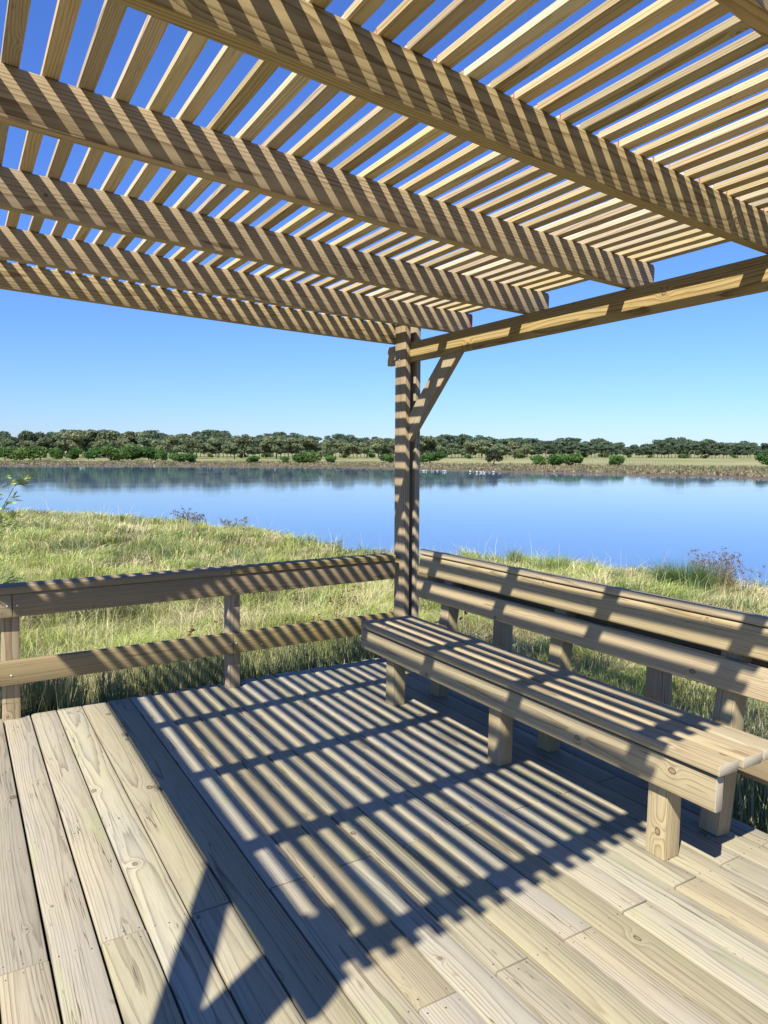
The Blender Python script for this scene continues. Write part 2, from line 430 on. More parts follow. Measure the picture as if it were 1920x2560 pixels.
# near shoreline distance by image column (from where the grass gives way to water)
SHORE1 = [(-900, 46), (0, 35), (230, 32), (460, 28), (700, 23), (870, 19.5), (1000, 18.5), (1200, 18.5), (1350, 18.3), (1500, 17.8), (1620, 17.2), (1760, 16.6), (1920, 16.), (2600, 14)]
SHORE2 = [(-900, 190), (0, 172), (500, 160), (900, 140), (1050, 128), (1250, 118), (1500, 112), (1920, 100), (2600, 92)]
def vnoise(x, y, seed=0):
    # cheap smooth value noise, arrays
    x = np.asarray(x, float); y = np.asarray(y, float)
    xi = np.floor(x).astype(np.int64); yi = np.floor(y).astype(np.int64); fx = x-xi; fy = y-yi
    fx = fx*fx*(3-2*fx); fy = fy*fy*(3-2*fy)
    def h(a, b):
        n = (a*374761393+b*668265263+seed*974634777) & 0x7fffffff
        n = ((n ^ (n >> 13))*1274126177) & 0x7fffffff
        n = n ^ (n >> 16)
        return (n & 0xffff)/65535.
    return (h(xi, yi)*(1-fx)+h(xi+1, yi)*fx)*(1-fy)+(h(xi, yi+1)*(1-fx)+h(xi+1, yi+1)*fx)*fy
def fbm(x, y, seed=0, o=3):
    s = 0; a = .5
    for i in range(o): s = s+a*vnoise(x*2**i, y*2**i, seed+i); a *= .5
    return s/(1-.5**o)
AZT = np.radians(np.linspace(-40, 100, 300))
PXT = np.array([px_of_az(a) if -20 < math.degrees(a) < 84 else (-3000 if a < .3 else 5000) for a in AZT])
R1T = np.array([interp(p, SHORE1) for p in PXT]); R2T = np.array([interp(p, SHORE2) for p in PXT])
def ground_h(x, y):
    x = np.asarray(x, float); y = np.asarray(y, float)
    dx = x-CAMP.x; dy = y-CAMP.y; r = np.hypot(dx, dy); az = np.arctan2(dx, dy)
    r1 = np.interp(az, AZT, R1T); r2 = np.interp(az, AZT, R2T)
    r1 = r1+(fbm(x*.35, y*.35, 5)-.5)*3.2
    r2 = r2+(fbm(az*60, az*0+3, 9)-.5)*10
    t = np.clip((r1-r)/np.maximum(r1-5, 1), 0, 1)
    near = ZW+.20+t**.75*.52+(fbm(x*.8, y*.8, 2)-.5)*.34*np.clip((r1-r)/2, 0, 1)
    bank = np.clip((r1-r)/1.2, -1, 1)
    near = np.where(r < r1, near, ZW-.5)
    near = np.where(np.abs(r-r1) < 1.2, ZW-.5+(near*0+ZW+.12-ZW+.5)*(np.clip(bank*.5+.5, 0, 1)), near)
    near = np.where((r < r1) & (r > r1-1.2), np.maximum(near, ZW-.1), near)
    d = r-r2
    far = ZW-.5+np.clip((d+6)/12, 0, 1)*.56+np.clip((d-6)/160, 0, 1)**1.1*1.45+np.clip((d-170)/1800, 0, 1)*10
    far = far+(fbm(x*.08, y*.08, 3)-.5)*.3*np.clip((d-14)/30, 0, 1)
    h = np.where(d > -6, far, near)
    return h
def grid_mesh(name, azs, rs, hf):
    A, Rr = np.meshgrid(azs, rs); x = CAMP.x+Rr*np.sin(A); y = CAMP.y+Rr*np.cos(A); z = hf(x, y)
    v = np.stack([x, y, z], -1).reshape(-1, 3); nr, na = A.shape
    i = np.arange((nr-1)*(na-1)); rr = i//(na-1); cc = i % (na-1)
    f = np.stack([rr*na+cc, rr*na+cc+1, (rr+1)*na+cc+1, (rr+1)*na+cc], -1)
    return mesh_np(name, v, f, smooth=True)
def mesh_np(name, v, f, smooth=False, attr=None):
    me = bpy.data.meshes.new(name); nf, k = f.shape
    me.vertices.add(len(v)); me.vertices.foreach_set('co', np.ascontiguousarray(v, dtype=np.float32).ravel())
    me.loops.add(nf*k); me.loops.foreach_set('vertex_index', np.ascontiguousarray(f, dtype=np.int32).ravel())
    me.polygons.add(nf); me.polygons.foreach_set('loop_start', np.arange(0, nf*k, k, dtype=np.int32))
    try: me.polygons.foreach_set('loop_total', np.full(nf, k, dtype=np.int32))
    except Exception: pass
    if smooth: me.polygons.foreach_set('use_smooth', np.ones(nf, dtype=bool))
    if attr is not None:
        at = me.color_attributes.new('tone', 'FLOAT_COLOR', 'POINT')
        a4 = np.ones((len(v), 4), dtype=np.float32); a4[:, :3] = attr; at.data.foreach_set('color', a4.ravel())
    me.update(calc_edges=True); me.validate()
    return me
def link(name, me, mat, parent=None):
    me.materials.append(mat) if not len(me.materials) else None
    o = bpy.data.objects.new(name, me); COL.objects.link(o)
    if parent: o.parent = parent
    return o
azs = np.radians(np.concatenate([np.arange(-180, -14, 6.), np.arange(-14, 76, .25), np.arange(76, 181, 6.)]))
rs = np.concatenate([np.linspace(.3, 60, 240), np.linspace(62, 230, 120), np.geomspace(235, 9000, 60)])
gm = grid_mesh('ground', azs, rs, ground_h)
m, nt, b, out = newmat('ground_soil'); g = G(nt)
geo = g.n('ShaderNodeNewGeometry'); sp = g.n('ShaderNodeSeparateXYZ'); g.l(geo.outputs['Position'], sp.inputs[0])
n1 = g.noise(geo.outputs['Position'], .06, 4.); n2 = g.noise(geo.outputs['Position'], .9, 4.); n3 = g.noise(g.comb(sp.outputs[0], sp.outputs[1], 0.), .015, 3.)
hz = g.m('ADD', sp.outputs[2], g.m('MULTIPLY', g.m('SUBTRACT', n1, .5), .2))
dist = g.m('SQRT', g.m('ADD', g.m('POWER', g.m('SUBTRACT', sp.outputs[0], CAMP.x), 2.), g.m('POWER', g.m('SUBTRACT', sp.outputs[1], CAMP.y), 2.)))
mud = g.mix(n2, (0.072, 0.056, 0.047), (0.119, 0.093, 0.075))
marsh = g.mix(n2, (0.085, 0.081, 0.038), (0.187, 0.153, 0.085))
field = g.mix(g.rng(n1, .35, .65), (.17, .18, .065), (.25, .23, .12))
field = g.mix(g.m('MULTIPLY', g.rng(n3, .45, .6), .5), field, (.12, .15, .05))
colf = g.mix(g.rng(hz, ZW+.10, ZW+.20), mud, marsh)
colf = g.mix(g.rng(hz, ZW+.42, ZW+.62), colf, field)
soil = g.mix(n2, (.060, .055, .028), (.16, .14, .075))
col = g.mix(g.rng(dist, 60., 80.), soil, colf)
g.l(col, b.inputs['Base Color']); b.inputs['Roughness'].default_value = .95; b.inputs['Specular IOR Level'].default_value = .1
tag(link('ground', gm, m), 'grassy bank and far marsh and meadow around the lagoon', kind='structure')

# ------------------------------------------------------------------ water
wa = np.radians(np.concatenate([np.arange(-180, -14, 6.), np.arange(-14, 76, 2.), np.arange(76, 181, 6.)]))
wm = grid_mesh('water', wa, np.array([4., 12, 30, 60, 100, 160, 240.]), lambda x, y: x*0+ZW)
m, nt, b, out = newmat('lagoon_water'); g = G(nt)
geo = g.n('ShaderNodeNewGeometry'); sp = g.n('ShaderNodeSeparateXYZ'); g.l(geo.outputs['Position'], sp.inputs[0])
mp = g.n('ShaderNodeMapping'); mp.inputs['Rotation'].default_value = (0, 0, math.radians(32)); mp.inputs['Scale'].default_value = (1., 3.2, 1.)
g.l(geo.outputs['Position'], mp.inputs[0])
r1_ = g.noise(mp.outputs[0], 3.2, 3., .6); r2_ = g.noise(mp.outputs[0], .5, 2.)
big = g.noise(mp.outputs[0], .035, 3.)
bp = g.n('ShaderNodeBump'); g.l(g.m('ADD', .012, g.m('MULTIPLY', g.rng(big, .42, .70), .03)), bp.inputs['Strength']); bp.inputs['Distance'].default_value = .035
g.l(g.m('ADD', r1_, g.m('MULTIPLY', r2_, 1.2)), bp.inputs['Height'])
b.inputs['Base Color'].default_value = (.07, .12, .20, 1); b.inputs['Roughness'].default_value = .035
b.inputs['IOR'].default_value = 1.333; b.inputs['Specular IOR Level'].default_value = .5
g.l(bp.outputs[0], b.inputs['Normal'])
tag(link('water', wm, m), 'calm blue lagoon', kind='structure')

# ------------------------------------------------------------------ plant materials
def leafmat(name, mul=(1, 1, 1), trans=.35, rough=.6, var=.12, spec=.25):
    m, nt, b, out = newmat(name); g = G(nt)
    at = g.n('ShaderNodeAttribute', attribute_name='tone'); oi = g.n('ShaderNodeObjectInfo')
    col = g.mix(1., at.outputs['Color'], tuple(.86*c for c in mul), 'MULTIPLY')
    hs = g.n('ShaderNodeHueSaturation'); r = oi.outputs['Random']
    g.l(g.m('ADD', .5-var*.12, g.m('MULTIPLY', g.m('FRACT', g.m('MULTIPLY', r, 13.7)), var*.24)), hs.inputs['Hue'])
    g.l(g.m('ADD', 1-var, g.m('MULTIPLY', r, 2*var)), hs.inputs['Value']); g.l(col, hs.inputs['Color'])
    g.l(hs.outputs[0], b.inputs['Base Color']); b.inputs['Roughness'].default_value = rough; b.inputs['Specular IOR Level'].default_value = spec
    t = g.n('ShaderNodeBsdfTranslucent'); g.l(hs.outputs[0], t.inputs[0])
    mx = g.n('ShaderNodeMixShader'); mx.inputs[0].default_value = trans
    g.l(b.outputs[0], mx.inputs[1]); g.l(t.outputs[0], mx.inputs[2]); g.l(mx.outputs[0], out.inputs[0])
    return m
M_GRASS = leafmat('grass_blades', var=0.0)
M_LEAF = leafmat('tree_leaves', trans=.45, var=.16)
M_STEM = leafmat('plant_stems', trans=.15, var=.05)
M_BARK = plain('bark', (.16, .12, .09), .9, 0., .1)
M_DEAD = plain('dead_wood', (.20, .17, .14), .9, 0., .1)

def blades(P, H, Wd, az, lean, bend, C, jit=.12):
    n = len(P)
    d = np.stack([np.cos(az), np.sin(az), np.zeros(n)], -1)               # lean direction
    fa = rng.uniform(0, np.pi, n); s = np.stack([np.cos(fa), np.sin(fa), np.zeros(n)], -1)
    up = np.array([0, 0, 1.])
    mid = P+up*(H*.55*np.sqrt(np.clip(1-lean**2*.3, .2, 1)))[:, None]+d*(H*lean*.35)[:, None]
    tip = P+up*(H*(1-bend*.45)*np.sqrt(np.clip(1-lean**2*.6, .1, 1)))[:, None]+d*(H*lean*1.0+H*bend*.35)[:, None]
    w = Wd[:, None]
    V = np.stack([P-s*w*.5, P+s*w*.5, mid-s*w*.42, mid+s*w*.42, tip], 1).reshape(-1, 3)
    b0 = (np.arange(n)*5)[:, None]
    F = np.concatenate([b0+np.array([0, 1, 3]), b0+np.array([0, 3, 2]), b0+np.array([2, 3, 4])], 0)
    c = np.clip(C*(1+rng.normal(0, jit, (n, 1))), .01, .8)
    CC = np.repeat(c[:, None, :], 5, 1).reshape(-1, 3)
    return V, F, CC
def merge(parts):
    V = []; F = []; C = []; o = 0
    for v, f, c in parts: V.append(v); F.append(f+o); C.append(c); o += len(v)
    return np.concatenate(V), np.concatenate(F), np.concatenate(C)

def in_deck(x, y, m=.02):
    return (x < 2.60+m) & (x > -2.4) & (y < .03+m+.066*x/2.32) & (y > -7.2)
def sample(n, azlo, azhi, rlo, rhi, inset=0.):
    az = np.radians(rng.uniform(azlo, azhi, n)); r1 = np.interp(az, AZT, R1T)+2.2
    r = np.exp(rng.uniform(math.log(rlo), math.log(rhi), n)); ok = r < r1
    x = CAMP.x+r*np.sin(az); y = CAMP.y+r*np.cos(az); z = ground_h(x, y)
    ok &= (~in_deck(x, y)) & (z > ZW-.02)
    return x[ok], y[ok], z[ok], r[ok]
GREEN = np.array([.15, .22, .05]); OLIVE = np.array([.33, .35, .10]); STRAW = np.array([.56, .48, .26]); FRESH = np.array([.31, .41, .08]); RUSHC = np.array([.17, .215, .08]); BROWN = np.array([.20, .14, .085])
def lerp(a, b, t): return a+(b-a)*np.clip(t, 0, 1)[:, None]
GREEN, OLIVE, STRAW, FRESH = [c*1.22 for c in (GREEN, OLIVE, STRAW, FRESH)]
parts = []
x, y, z, r = sample(330000, -8, 72, 4.2, 44)
n = len(x)
c1 = fbm(x*.42, y*.42, 11); c2 = fbm(x*1.9, y*1.9, 12); c3 = fbm(x*.9+7, y*.9, 13); c4 = fbm(x*3.3, y*3.3, 14, 2)
col = lerp(np.repeat(OLIVE[None], n, 0), STRAW, (c1-.43)*5+(c4-.5)*2.)
col = lerp(col, GREEN, (c3-.56)*7)
col = lerp(col, FRESH, (c2-.56)*5)
dk = fbm(x*.75+20, y*.75, 61); dkm = np.clip((dk-.60)*9, 0, 1); col = col*(1-.55*dkm[:, None]*np.array([.9, .8, .9]))
pale = rng.random(n) < .14; col[pale] = STRAW*1.1
brn = rng.random(n) < .05+.35*dkm; col[brn] = BROWN
H = (.16+.34*np.clip((c2-.2)*1.4, 0, 1)+.14*rng.random(n))*(.8+.5*(c3 > .55))
H = H*.88
Wd = np.maximum(.0042, r*.00062)*rng.uniform(.7, 1.5, n)
wind = fbm(x*.7, y*.7, 21)*7+2.2
az = wind+rng.normal(0, .9, n)
lean = np.clip(.50+.7*(fbm(x*1.1, y*1.1, 22)-.3)+rng.normal(0, .18, n), 0, 1.1); bend = rng.uniform(.3, 1.1, n)
parts.append(blades(np.stack([x, y, z-.02], -1), H, Wd, az, lean, bend, col, .22))
# dense tussocks: radiating clumps
tx, ty, tz, tr = sample(3300, -8, 72, 4.4, 44)
keep = rng.random(len(tx)) < .95; tx, ty, tz, tr = tx[keep], ty[keep], tz[keep], tr[keep]
k = 46; N = len(tx)*k
R0 = rng.uniform(0, .10, N)*np.repeat(1+tr*.03, k); A0 = rng.uniform(0, 2*np.pi, N)
X = np.repeat(tx, k)+R0*np.cos(A0); Y = np.repeat(ty, k)+R0*np.sin(A0); Z = np.repeat(tz, k)
ok = ~in_deck(X, Y); cc = fbm(tx*.8, ty*.8, 31)
tc_ = lerp(lerp(np.repeat(FRESH[None]*.9, len(tx), 0), OLIVE, rng.random(len(tx))*1.4), STRAW, (cc-.5)*6+rng.normal(0, .3, len(tx)))
rush = (fbm(tx*.6+3, ty*.6, 33) > .64); tc_[rush] = RUSHC*1.3
th = rng.uniform(.26, .46, len(tx))*(1+.3*rush)
Hh = np.repeat(th, k)*rng.uniform(.6, 1.15, N); ln = np.where(np.repeat(rush, k), rng.uniform(0, .3, N), rng.uniform(.1, .85, N))
parts.append(blades(np.stack([X, Y, Z-.02], -1)[ok], Hh[ok], (np.maximum(.0045, np.repeat(tr, k)*.0006)*rng.uniform(.8, 1.3, N))[ok], (A0+rng.normal(0, .3, N))[ok], ln[ok], rng.uniform(.1, .8, N)[ok], np.repeat(tc_, k, 0)[ok], .2))
# dark upright rushes crowding the deck's far edge
def strip(n, x0, x1, y0, y1, h0, h1, colr, lean=.16):
    x = rng.uniform(x0, x1, n); y = y0+(y1-y0)*rng.random(n)**1.5; m = ~in_deck(x, y, .01); x, y = x[m], y[m]; q = len(x)
    dens = fbm(x*2.2, y*2.2, 41); m = dens > .36+.1*rng.random(q); x, y = x[m], y[m]; q = len(x)
    z = ground_h(x, y); c = np.repeat(colr[None], q, 0)*rng.uniform(.6, 1.5, (q, 1)); st = rng.random(q) < .34; c[st] = STRAW*.8
    return blades(np.stack([x, y, z], -1), rng.uniform(h0, h1, q), rng.uniform(.004, .0075, q), rng.uniform(0, 6.28, q), rng.uniform(0, lean, q), rng.uniform(0, .25, q), c, .15)
parts.append(strip(17000, -1.9, 2.9, .04, .95, .45, .80, RUSHC))
parts.append(strip(9000, -.3, 1.4, .05, .7, .5, .92, RUSHC))
parts.append(strip(8000, 2.62, 3.9, -4.2, .6, .35, .75, RUSHC*1.25))
# long pale seed stems
x, y, z, r = sample(2600, -6, 70, 5, 42); q = len(x)
parts.append(blades(np.stack([x, y, z], -1), rng.uniform(.55, .95, q), np.maximum(.003, r*.00035), rng.uniform(0, 6.28, q), rng.uniform(.05, .45, q), rng.uniform(0, .6, q), np.repeat(STRAW[None]*1.15, q, 0)))
V, F, C = merge(parts)
go = link('grass', mesh_np('grass', V, F, attr=C), M_GRASS)
tag(go, 'rough olive and straw coloured marsh grass on the near bank', 'grass', kind='stuff')

# far marsh vegetation along the opposite shore
n = 90000; px = rng.uniform(-200, 2150, n)
aa = np.array([az_of(p) for p in np.linspace(-250, 2200, 200)]); az = np.interp(px, np.linspace(-250, 2200, 200), aa)
r2 = np.interp(az, AZT, R2T); d = 9+11*np.exp(-((px-960)/300.)**2)+rng.random(n)**1.3*60
cl = fbm(az*420, d*.22, 51); keep = cl > .43
az, r2, d, px, cl = az[keep], r2[keep], d[keep], px[keep], cl[keep]; q = len(az); r = r2+d
x = CAMP.x+r*np.sin(az); y = CAMP.y+r*np.cos(az); z = ground_h(x, y); ok = z > ZW+.08
c0 = lerp(np.repeat(np.array([[.24, .20, .115]]), q, 0), np.array([.16, .165, .075]), (fbm(az*150, d*.1, 52)-.45)*6); c0 = lerp(c0, np.array([.36, .31, .18]), (fbm(az*300+5, d*.3, 53)-.5)*6)
Hh = .62*(.35+.75*(cl-.4)*2)*rng.uniform(.6, 1.2, q)*(1+.3*(px > 1250))
V, F, C = blades(np.stack([x, y, z-.05], -1)[ok], Hh[ok], rng.uniform(.10, .30, q)[ok], rng.uniform(0, 6.28, q)[ok], rng.uniform(0, .6, q)[ok], rng.uniform(0, .6, q)[ok], c0[ok], .2)
tag(link('marsh_reeds', mesh_np('marsh_reeds', V, F, attr=C), M_GRASS), 'brown and olive marsh vegetation along the opposite shore', 'reeds', kind='stuff')

# ------------------------------------------------------------------ trees
def leafcloud(centres, radii, nl, size, base, seed, flat=.0, tonevar=.26):
    rg = np.random.default_rng(seed); P = []; S_ = []; Tn = []
    wts = np.array([r[0]*r[1]*r[2] for r in radii])**.7; wts /= wts.sum()
    for (c, rd, w) in zip(centres, radii, wts):
        m = max(8, int(nl*w)); v = rg.normal(0, 1, (m, 3)); v /= np.linalg.norm(v, axis=1)[:, None]
        rr = rg.uniform(.55, 1.05, m)[:, None]; v2 = v.copy(); v2[:, 2] = np.where(v2[:, 2] < 0, v2[:, 2]*(1-flat), v2[:, 2])
        p = np.array(c)+v2*rr*np.array(rd); P.append(p)
        t = rg.uniform(1-tonevar, 1+tonevar)*np.ones(m)*rg.uniform(.8, 1.2, m); Tn.append(t); S_.append(np.full(m, size)*rg.uniform(.5, 1.5, m))
    P = np.concatenate(P); S_ = np.concatenate(S_); Tn = np.concatenate(Tn); n = len(P)
    a = rg.normal(0, 1, (n, 3)); a /= np.linalg.norm(a, axis=1)[:, None]; b_ = np.cross(a, rg.normal(0, 1, (n, 3))); b_ /= np.linalg.norm(b_, axis=1)[:, None]
    s = S_[:, None]*.5
    V = np.stack([P-a*s-b_*s*.5, P+a*s-b_*s*.7, P+a*s*.6+b_*s, P-a*s*.8+b_*s*.6], 1).reshape(-1, 3)
    F = np.arange(n*4).reshape(-1, 4); C = np.repeat((np.array(base)[None]*Tn[:, None])[:, None, :], 4, 1).reshape(-1, 3)
    return V, F, C
def tube(bm, pts, rad, k=6):
    rings = []
    for i, p in enumerate(pts):
        p = Vector(p); d = (Vector(pts[min(i+1, len(pts)-1)])-Vector(pts[max(i-1, 0)])).normalized()
        u = d.orthogonal().normalized(); v = d.cross(u)
        rings.append([bm.verts.new(p+(u*math.cos(2*math.pi*j/k)+v*math.sin(2*math.pi*j/k))*rad[i]) for j in range(k)])
    for i in range(len(rings)-1):
        for j in range(k): bm.faces.new((rings[i][j], rings[i][(j+1) % k], rings[i+1][(j+1) % k], rings[i+1][j]))
    bm.faces.new(rings[-1]); bm.faces.new(list(reversed(rings[0])))
def make_tree(name, kind, seed, H):  # gum and pine leaf colours are greyed to stand in for distance haze
    rg = random.Random(seed); root = bpy.data.objects.new(name, None); COL.objects.link(root)
    cs = []; rs_ = []; bm = bmesh.new()
    if kind == 'gum':
        for i in range(rg.randint(8, 12)):
            a = rg.uniform(0, 6.28); rr = rg.uniform(0, .30)*H; zz = rg.uniform(.38, .86)*H
            s = rg.uniform(.10, .19)*H; cs.append((rr*math.cos(a), rr*math.sin(a), zz)); rs_.append((s*1.15, s*1.15, s*.8))
        base = (.21, .25, .13); nl = 2400; sz = .052*H; tr = .022*H; th = .6
    elif kind == 'pine':
        for i in range(rg.randint(6, 9)):
            a = rg.uniform(0, 6.28); rr = rg.uniform(.02, .24)*H; zz = rg.uniform(.52, .92)*H
            s = rg.uniform(.10, .16)*H; cs.append((rr*math.cos(a), rr*math.sin(a), zz)); rs_.append((s*1.3, s*1.3, s*.62))
        base = (.125, .18, .10); nl = 2000; sz = .048*H; tr = .016*H; th = .75
    elif kind == 'fullpine':
        for i in range(rg.randint(10, 14)):
            a = rg.uniform(0, 6.28); rr = rg.uniform(.02, .24)*H; zz = rg.uniform(.26, .92)*H
            s = rg.uniform(.12, .17)*H; cs.append((rr*math.cos(a), rr*math.sin(a), zz)); rs_.append((s*1.35, s*1.35, s*.8))
        base = (.12, .17, .10); nl = 2600; sz = .052*H; tr = .016*H; th = .75
    else:
        for i in range(rg.randint(7, 11)):
            a = rg.uniform(0, 6.28); rr = rg.uniform(0, .55)*H; zz = rg.uniform(.22, .68)*H
            s = rg.uniform(.22, .36)*H; cs.append((rr*math.cos(a), rr*math.sin(a), zz)); rs_.append((s*1.1, s*1.1, s*.85))
        base = (.10, .19, .045); nl = 1700; sz = .08*H; tr = .03*H; th = .35
    lean = rg.uniform(-.06, .06)*H
    tube(bm, [(0, 0, -.3), (lean*.3, 0, H*.25), (lean, lean*.3, H*th)], [tr, tr*.8, tr*.4])
    for c in cs[:7]:
        z0 = H*rg.uniform(.18, .45)
        tube(bm, [(lean*.5, 0, z0), (c[0]*.5, c[1]*.5, (z0+c[2])*.5+.04*H), c], [tr*.5, tr*.35, tr*.15], 5)
    me = bpy.data.meshes.new('trunk'); bm.to_mesh(me); bm.free(); t = link('trunk', me, M_BARK, root)
    V, F, C = leafcloud(cs, rs_, nl, sz, base, seed, flat=.35 if kind == 'pine' else .1)
    link('crown', mesh_np('crown', V, F, attr=C), M_LEAF, root)
    return root
protos = {}
for kind, nm in (('gum', 'gum_tree'), ('pine', 'pine_tree'), ('fullpine', 'pine_tree'), ('bush', 'shrub')):
    protos[kind] = [make_tree(nm, kind, 100+i*7+len(kind), 10.) for i in range(5)]
used = {k: [False]*5 for k in protos}
def put(kind, px, D, top=None, base=None, h=None, wx=1., label='', cat='tree', group=None, i=None):
    a = az_of(px); x = CAMP.x+D*math.sin(a); y = CAMP.y+D*math.cos(a); z = float(ground_h(np.array([x]), np.array([y]))[0])
    if h is None: h = (horizon_at(px)-top)*D/FPX+(CAMP.z-z)
    i = random.randrange(5) if i is None else i
    p = protos[kind][i]
    if not used[kind][i]: o = p; used[kind][i] = True
    else:
        o = p.copy(); COL.objects.link(o)
        for c in p.children:
            q = c.copy(); COL.objects.link(q); q.parent = o
    s = h/10.*1.04
    o.location = (x, y, z-.05); o.scale = (s*wx, s*wx, s); o.rotation_euler = (0, 0, random.uniform(0, 6.28))
    tag(o, label, cat, group); return o
TOPS = [(-200, 1092), (0, 1088), (45, 1096), (88, 1079), (130, 1092), (190, 1082), (260, 1081), (320, 1087), (370, 1078), (415, 1092), (480, 1084), (520, 1079), (575, 1081), (610, 1092), (650, 1088), (690, 1086), (730, 1082), (780, 1095), (840, 1089), (895, 1083), (940, 1097), (1044, 1091), (1130, 1092), (1220, 1094), (1280, 1092), (1330, 1102), (1376, 1101), (1450, 1102), (1510, 1101), (1560, 1110), (1598, 1117), (1640, 1105), (1683, 1104), (1730, 1102), (1780, 1105), (1830, 1110), (1880, 1109), (1925, 1118), (2100, 1120)]
SEC = [(430, 'far left of the treeline'), (980, 'left of the post'), (1240, 'between the post and the bare tree'), (1600, 'right of the bare tree'), (9999, 'at the far right')]
def sec(px):
    for a, b_ in SEC:
        if px < a: return b_
px = -160.
while px < 2080:                                       # back row, tall pines close together
    left = px < 1250
    D = (random.uniform(330, 370) if left else random.uniform(400, 450))
    top = interp(px, TOPS)+(random.choice((-3, 0, 2, 5, 9, 14, 18)) if left else random.choice((-3, 0, 2, 4, 7)))+random.uniform(-1, 3)
    if 1596 < px < 1606 or 0: top += 9
    put('fullpine', px, D, top, wx=random.uniform(.85, 1.15) if left else random.uniform(1.05, 1.4), label='dark green pine in the crowded back row, '+sec(px), group='pines in the back row, '+sec(px))
    px += random.uniform(7.8, 10.2)
px = -120.
while px < 1330:                                       # front row, rounded grey-green gums
    D = random.uniform(270, 310); top = interp(px, TOPS)+random.choice((-2, 4, 10, 16, 22, 28))
    put('gum', px, D, top, wx=random.uniform(1.1, 1.5), label='rounded grey-green gum tree in the front row, '+sec(px), group='gum trees in the front row, '+sec(px))
    px += random.uniform(17, 30)
px = 1290.
while px < 2060:
    D = random.uniform(340, 380); top = interp(px, TOPS)+random.uniform(2, 16)
    put('pine', px, D, top, wx=random.uniform(.8, 1.05), label='slender pine standing forward of the back row, '+sec(px), group='forward pines, '+sec(px))
    px += random.uniform(12, 22)
px = -110.
while px < 2060:
    D = random.uniform(300, 330) if px < 1300 else random.uniform(375, 395)
    put('bush', px, D, h=random.uniform(1.6, 3.4), wx=random.uniform(1.0, 1.8), label='low undergrowth bush at the foot of the trees, '+sec(px), cat='bush', group='undergrowth at the foot of the trees, '+sec(px))
    px += random.uniform(40, 90)
# leafy bushes in front of the trees on the left
for px, w, t in ((-90, 1.2, 1118), (-30, 1.1, 1118), (12, 1.2, 1112), (55, 1.2, 1114), (100, 1.3, 1110), (140, 1.0, 1116), (185, 1., 1118), (235, 1.1, 1114), (285, 1.3, 1112), (330, 1.4, 1110), (372, 1.3, 1112), (405, 1., 1121)):
    put('bush', px, random.uniform(238, 262), t, wx=w*.9, label='dense dark leafy bush in the thicket fronting the left trees', cat='bush', group='bushes in the thicket fronting the left trees')
LONE = [(440, 1126, 'bright green bush just right of the leafy thicket'), (477, 1129, 'small bright bush, second to the right of the leafy thicket'), (634, 1137, 'pale low sprawling bush on the far meadow'), (712, 1137, 'small dark bush between the pale low bush and the broad one'),
        (768, 1125, 'broad bright green bush on the far meadow'), (822, 1134, 'round bush beside the broad bright green one'), (971, 1131, 'dark bush partly hidden by the left side of the post'),
        (1075, 1125, 'wide dark bush just right of the post'), (1345, 1132, 'first round green bush right of the bare tree'), (1388, 1131, 'second round green bush right of the bare tree'), (1433, 1126, 'tallest bright round bush right of the bare tree'),
        (1539, 1133, 'lone round bush right of the three round ones'), (1922, 1131, 'bush cut by the right edge of the picture')]
for i, (px, t, lab) in enumerate(LONE):
    D = 205 if px < 1200 else 175
    wx = {768: 1.5, 1075: 1.7, 634: 1.6, 1388: 1.2}.get(px, 1.05)
    put('bush', px, D, t, wx=wx, label=lab, cat='bush', i=i % 5)
for k_ in protos:
    for i in range(5):
        if not used[k_][i]:
            for c in list(protos[k_][i].children): bpy.data.objects.remove(c)
            bpy.data.objects.remove(protos[k_][i])
# bare tree
def branchy(root, H, seed, mat, nm='trunk'):
    rg = random.Random(seed); bm = bmesh.new()
    def br(p, d, L, r, lv):
        pts = [p]; rr = [r]; q = p.copy(); dd = d.copy()
        for i in range(3):
            dd = (dd+Vector((rg.uniform(-.22, .22), rg.uniform(-.22, .22), rg.uniform(-.05, .15)))).normalized(); q = q+dd*L/3; pts.append(q.copy()); rr.append(r*(1-.25*(i+1)))
        tube(bm, pts, rr, 5)
        if lv < 4:
            for i in range(rg.randint(3, 4)):
                k = rg.choice((1, 2, 3)); a = rg.uniform(0, 6.28)
                nd = (dd+Vector((math.cos(a), math.sin(a), rg.uniform(-.1, .6)))*rg.uniform(.5, .95)).normalized()
                br(pts[k], nd, L*rg.uniform(.5, .72), max(rr[k]*.55, .012*H/10), lv+1)
    br(Vector((0, 0, -.2)), Vector((0, 0, 1)), H*.36, .03*H, 0)
    me = bpy.data.meshes.new(nm); bm.to_mesh(me); bm.free(); return link(nm, me, mat, root)
a = az_of(1235); D = 170.; x = CAMP.x+D*math.sin(a); y = CAMP.y+D*math.cos(a); z = float(ground_h(np.array([x]), np.array([y]))[0])
dt = bpy.data.objects.new('bare_tree', None); COL.objects.link(dt); dt.location = (x, y, z)
branchy(dt, 6.6, 5, M_DEAD)
V, F, C = leafcloud([(-.9, 0, 2.2), (.9, .2, 2.4), (0, 0, 3.1), (1.5, 0, 1.7), (-1.6, 0, 1.6)], [(1., 1., .8)]*5, 420, .45, (.06, .07, .035), 3)
link('crown', mesh_np('crown', V, F, attr=C), M_LEAF, dt)
tag(dt, 'half-bare tree with twiggy grey branches standing on the far meadow', 'tree')

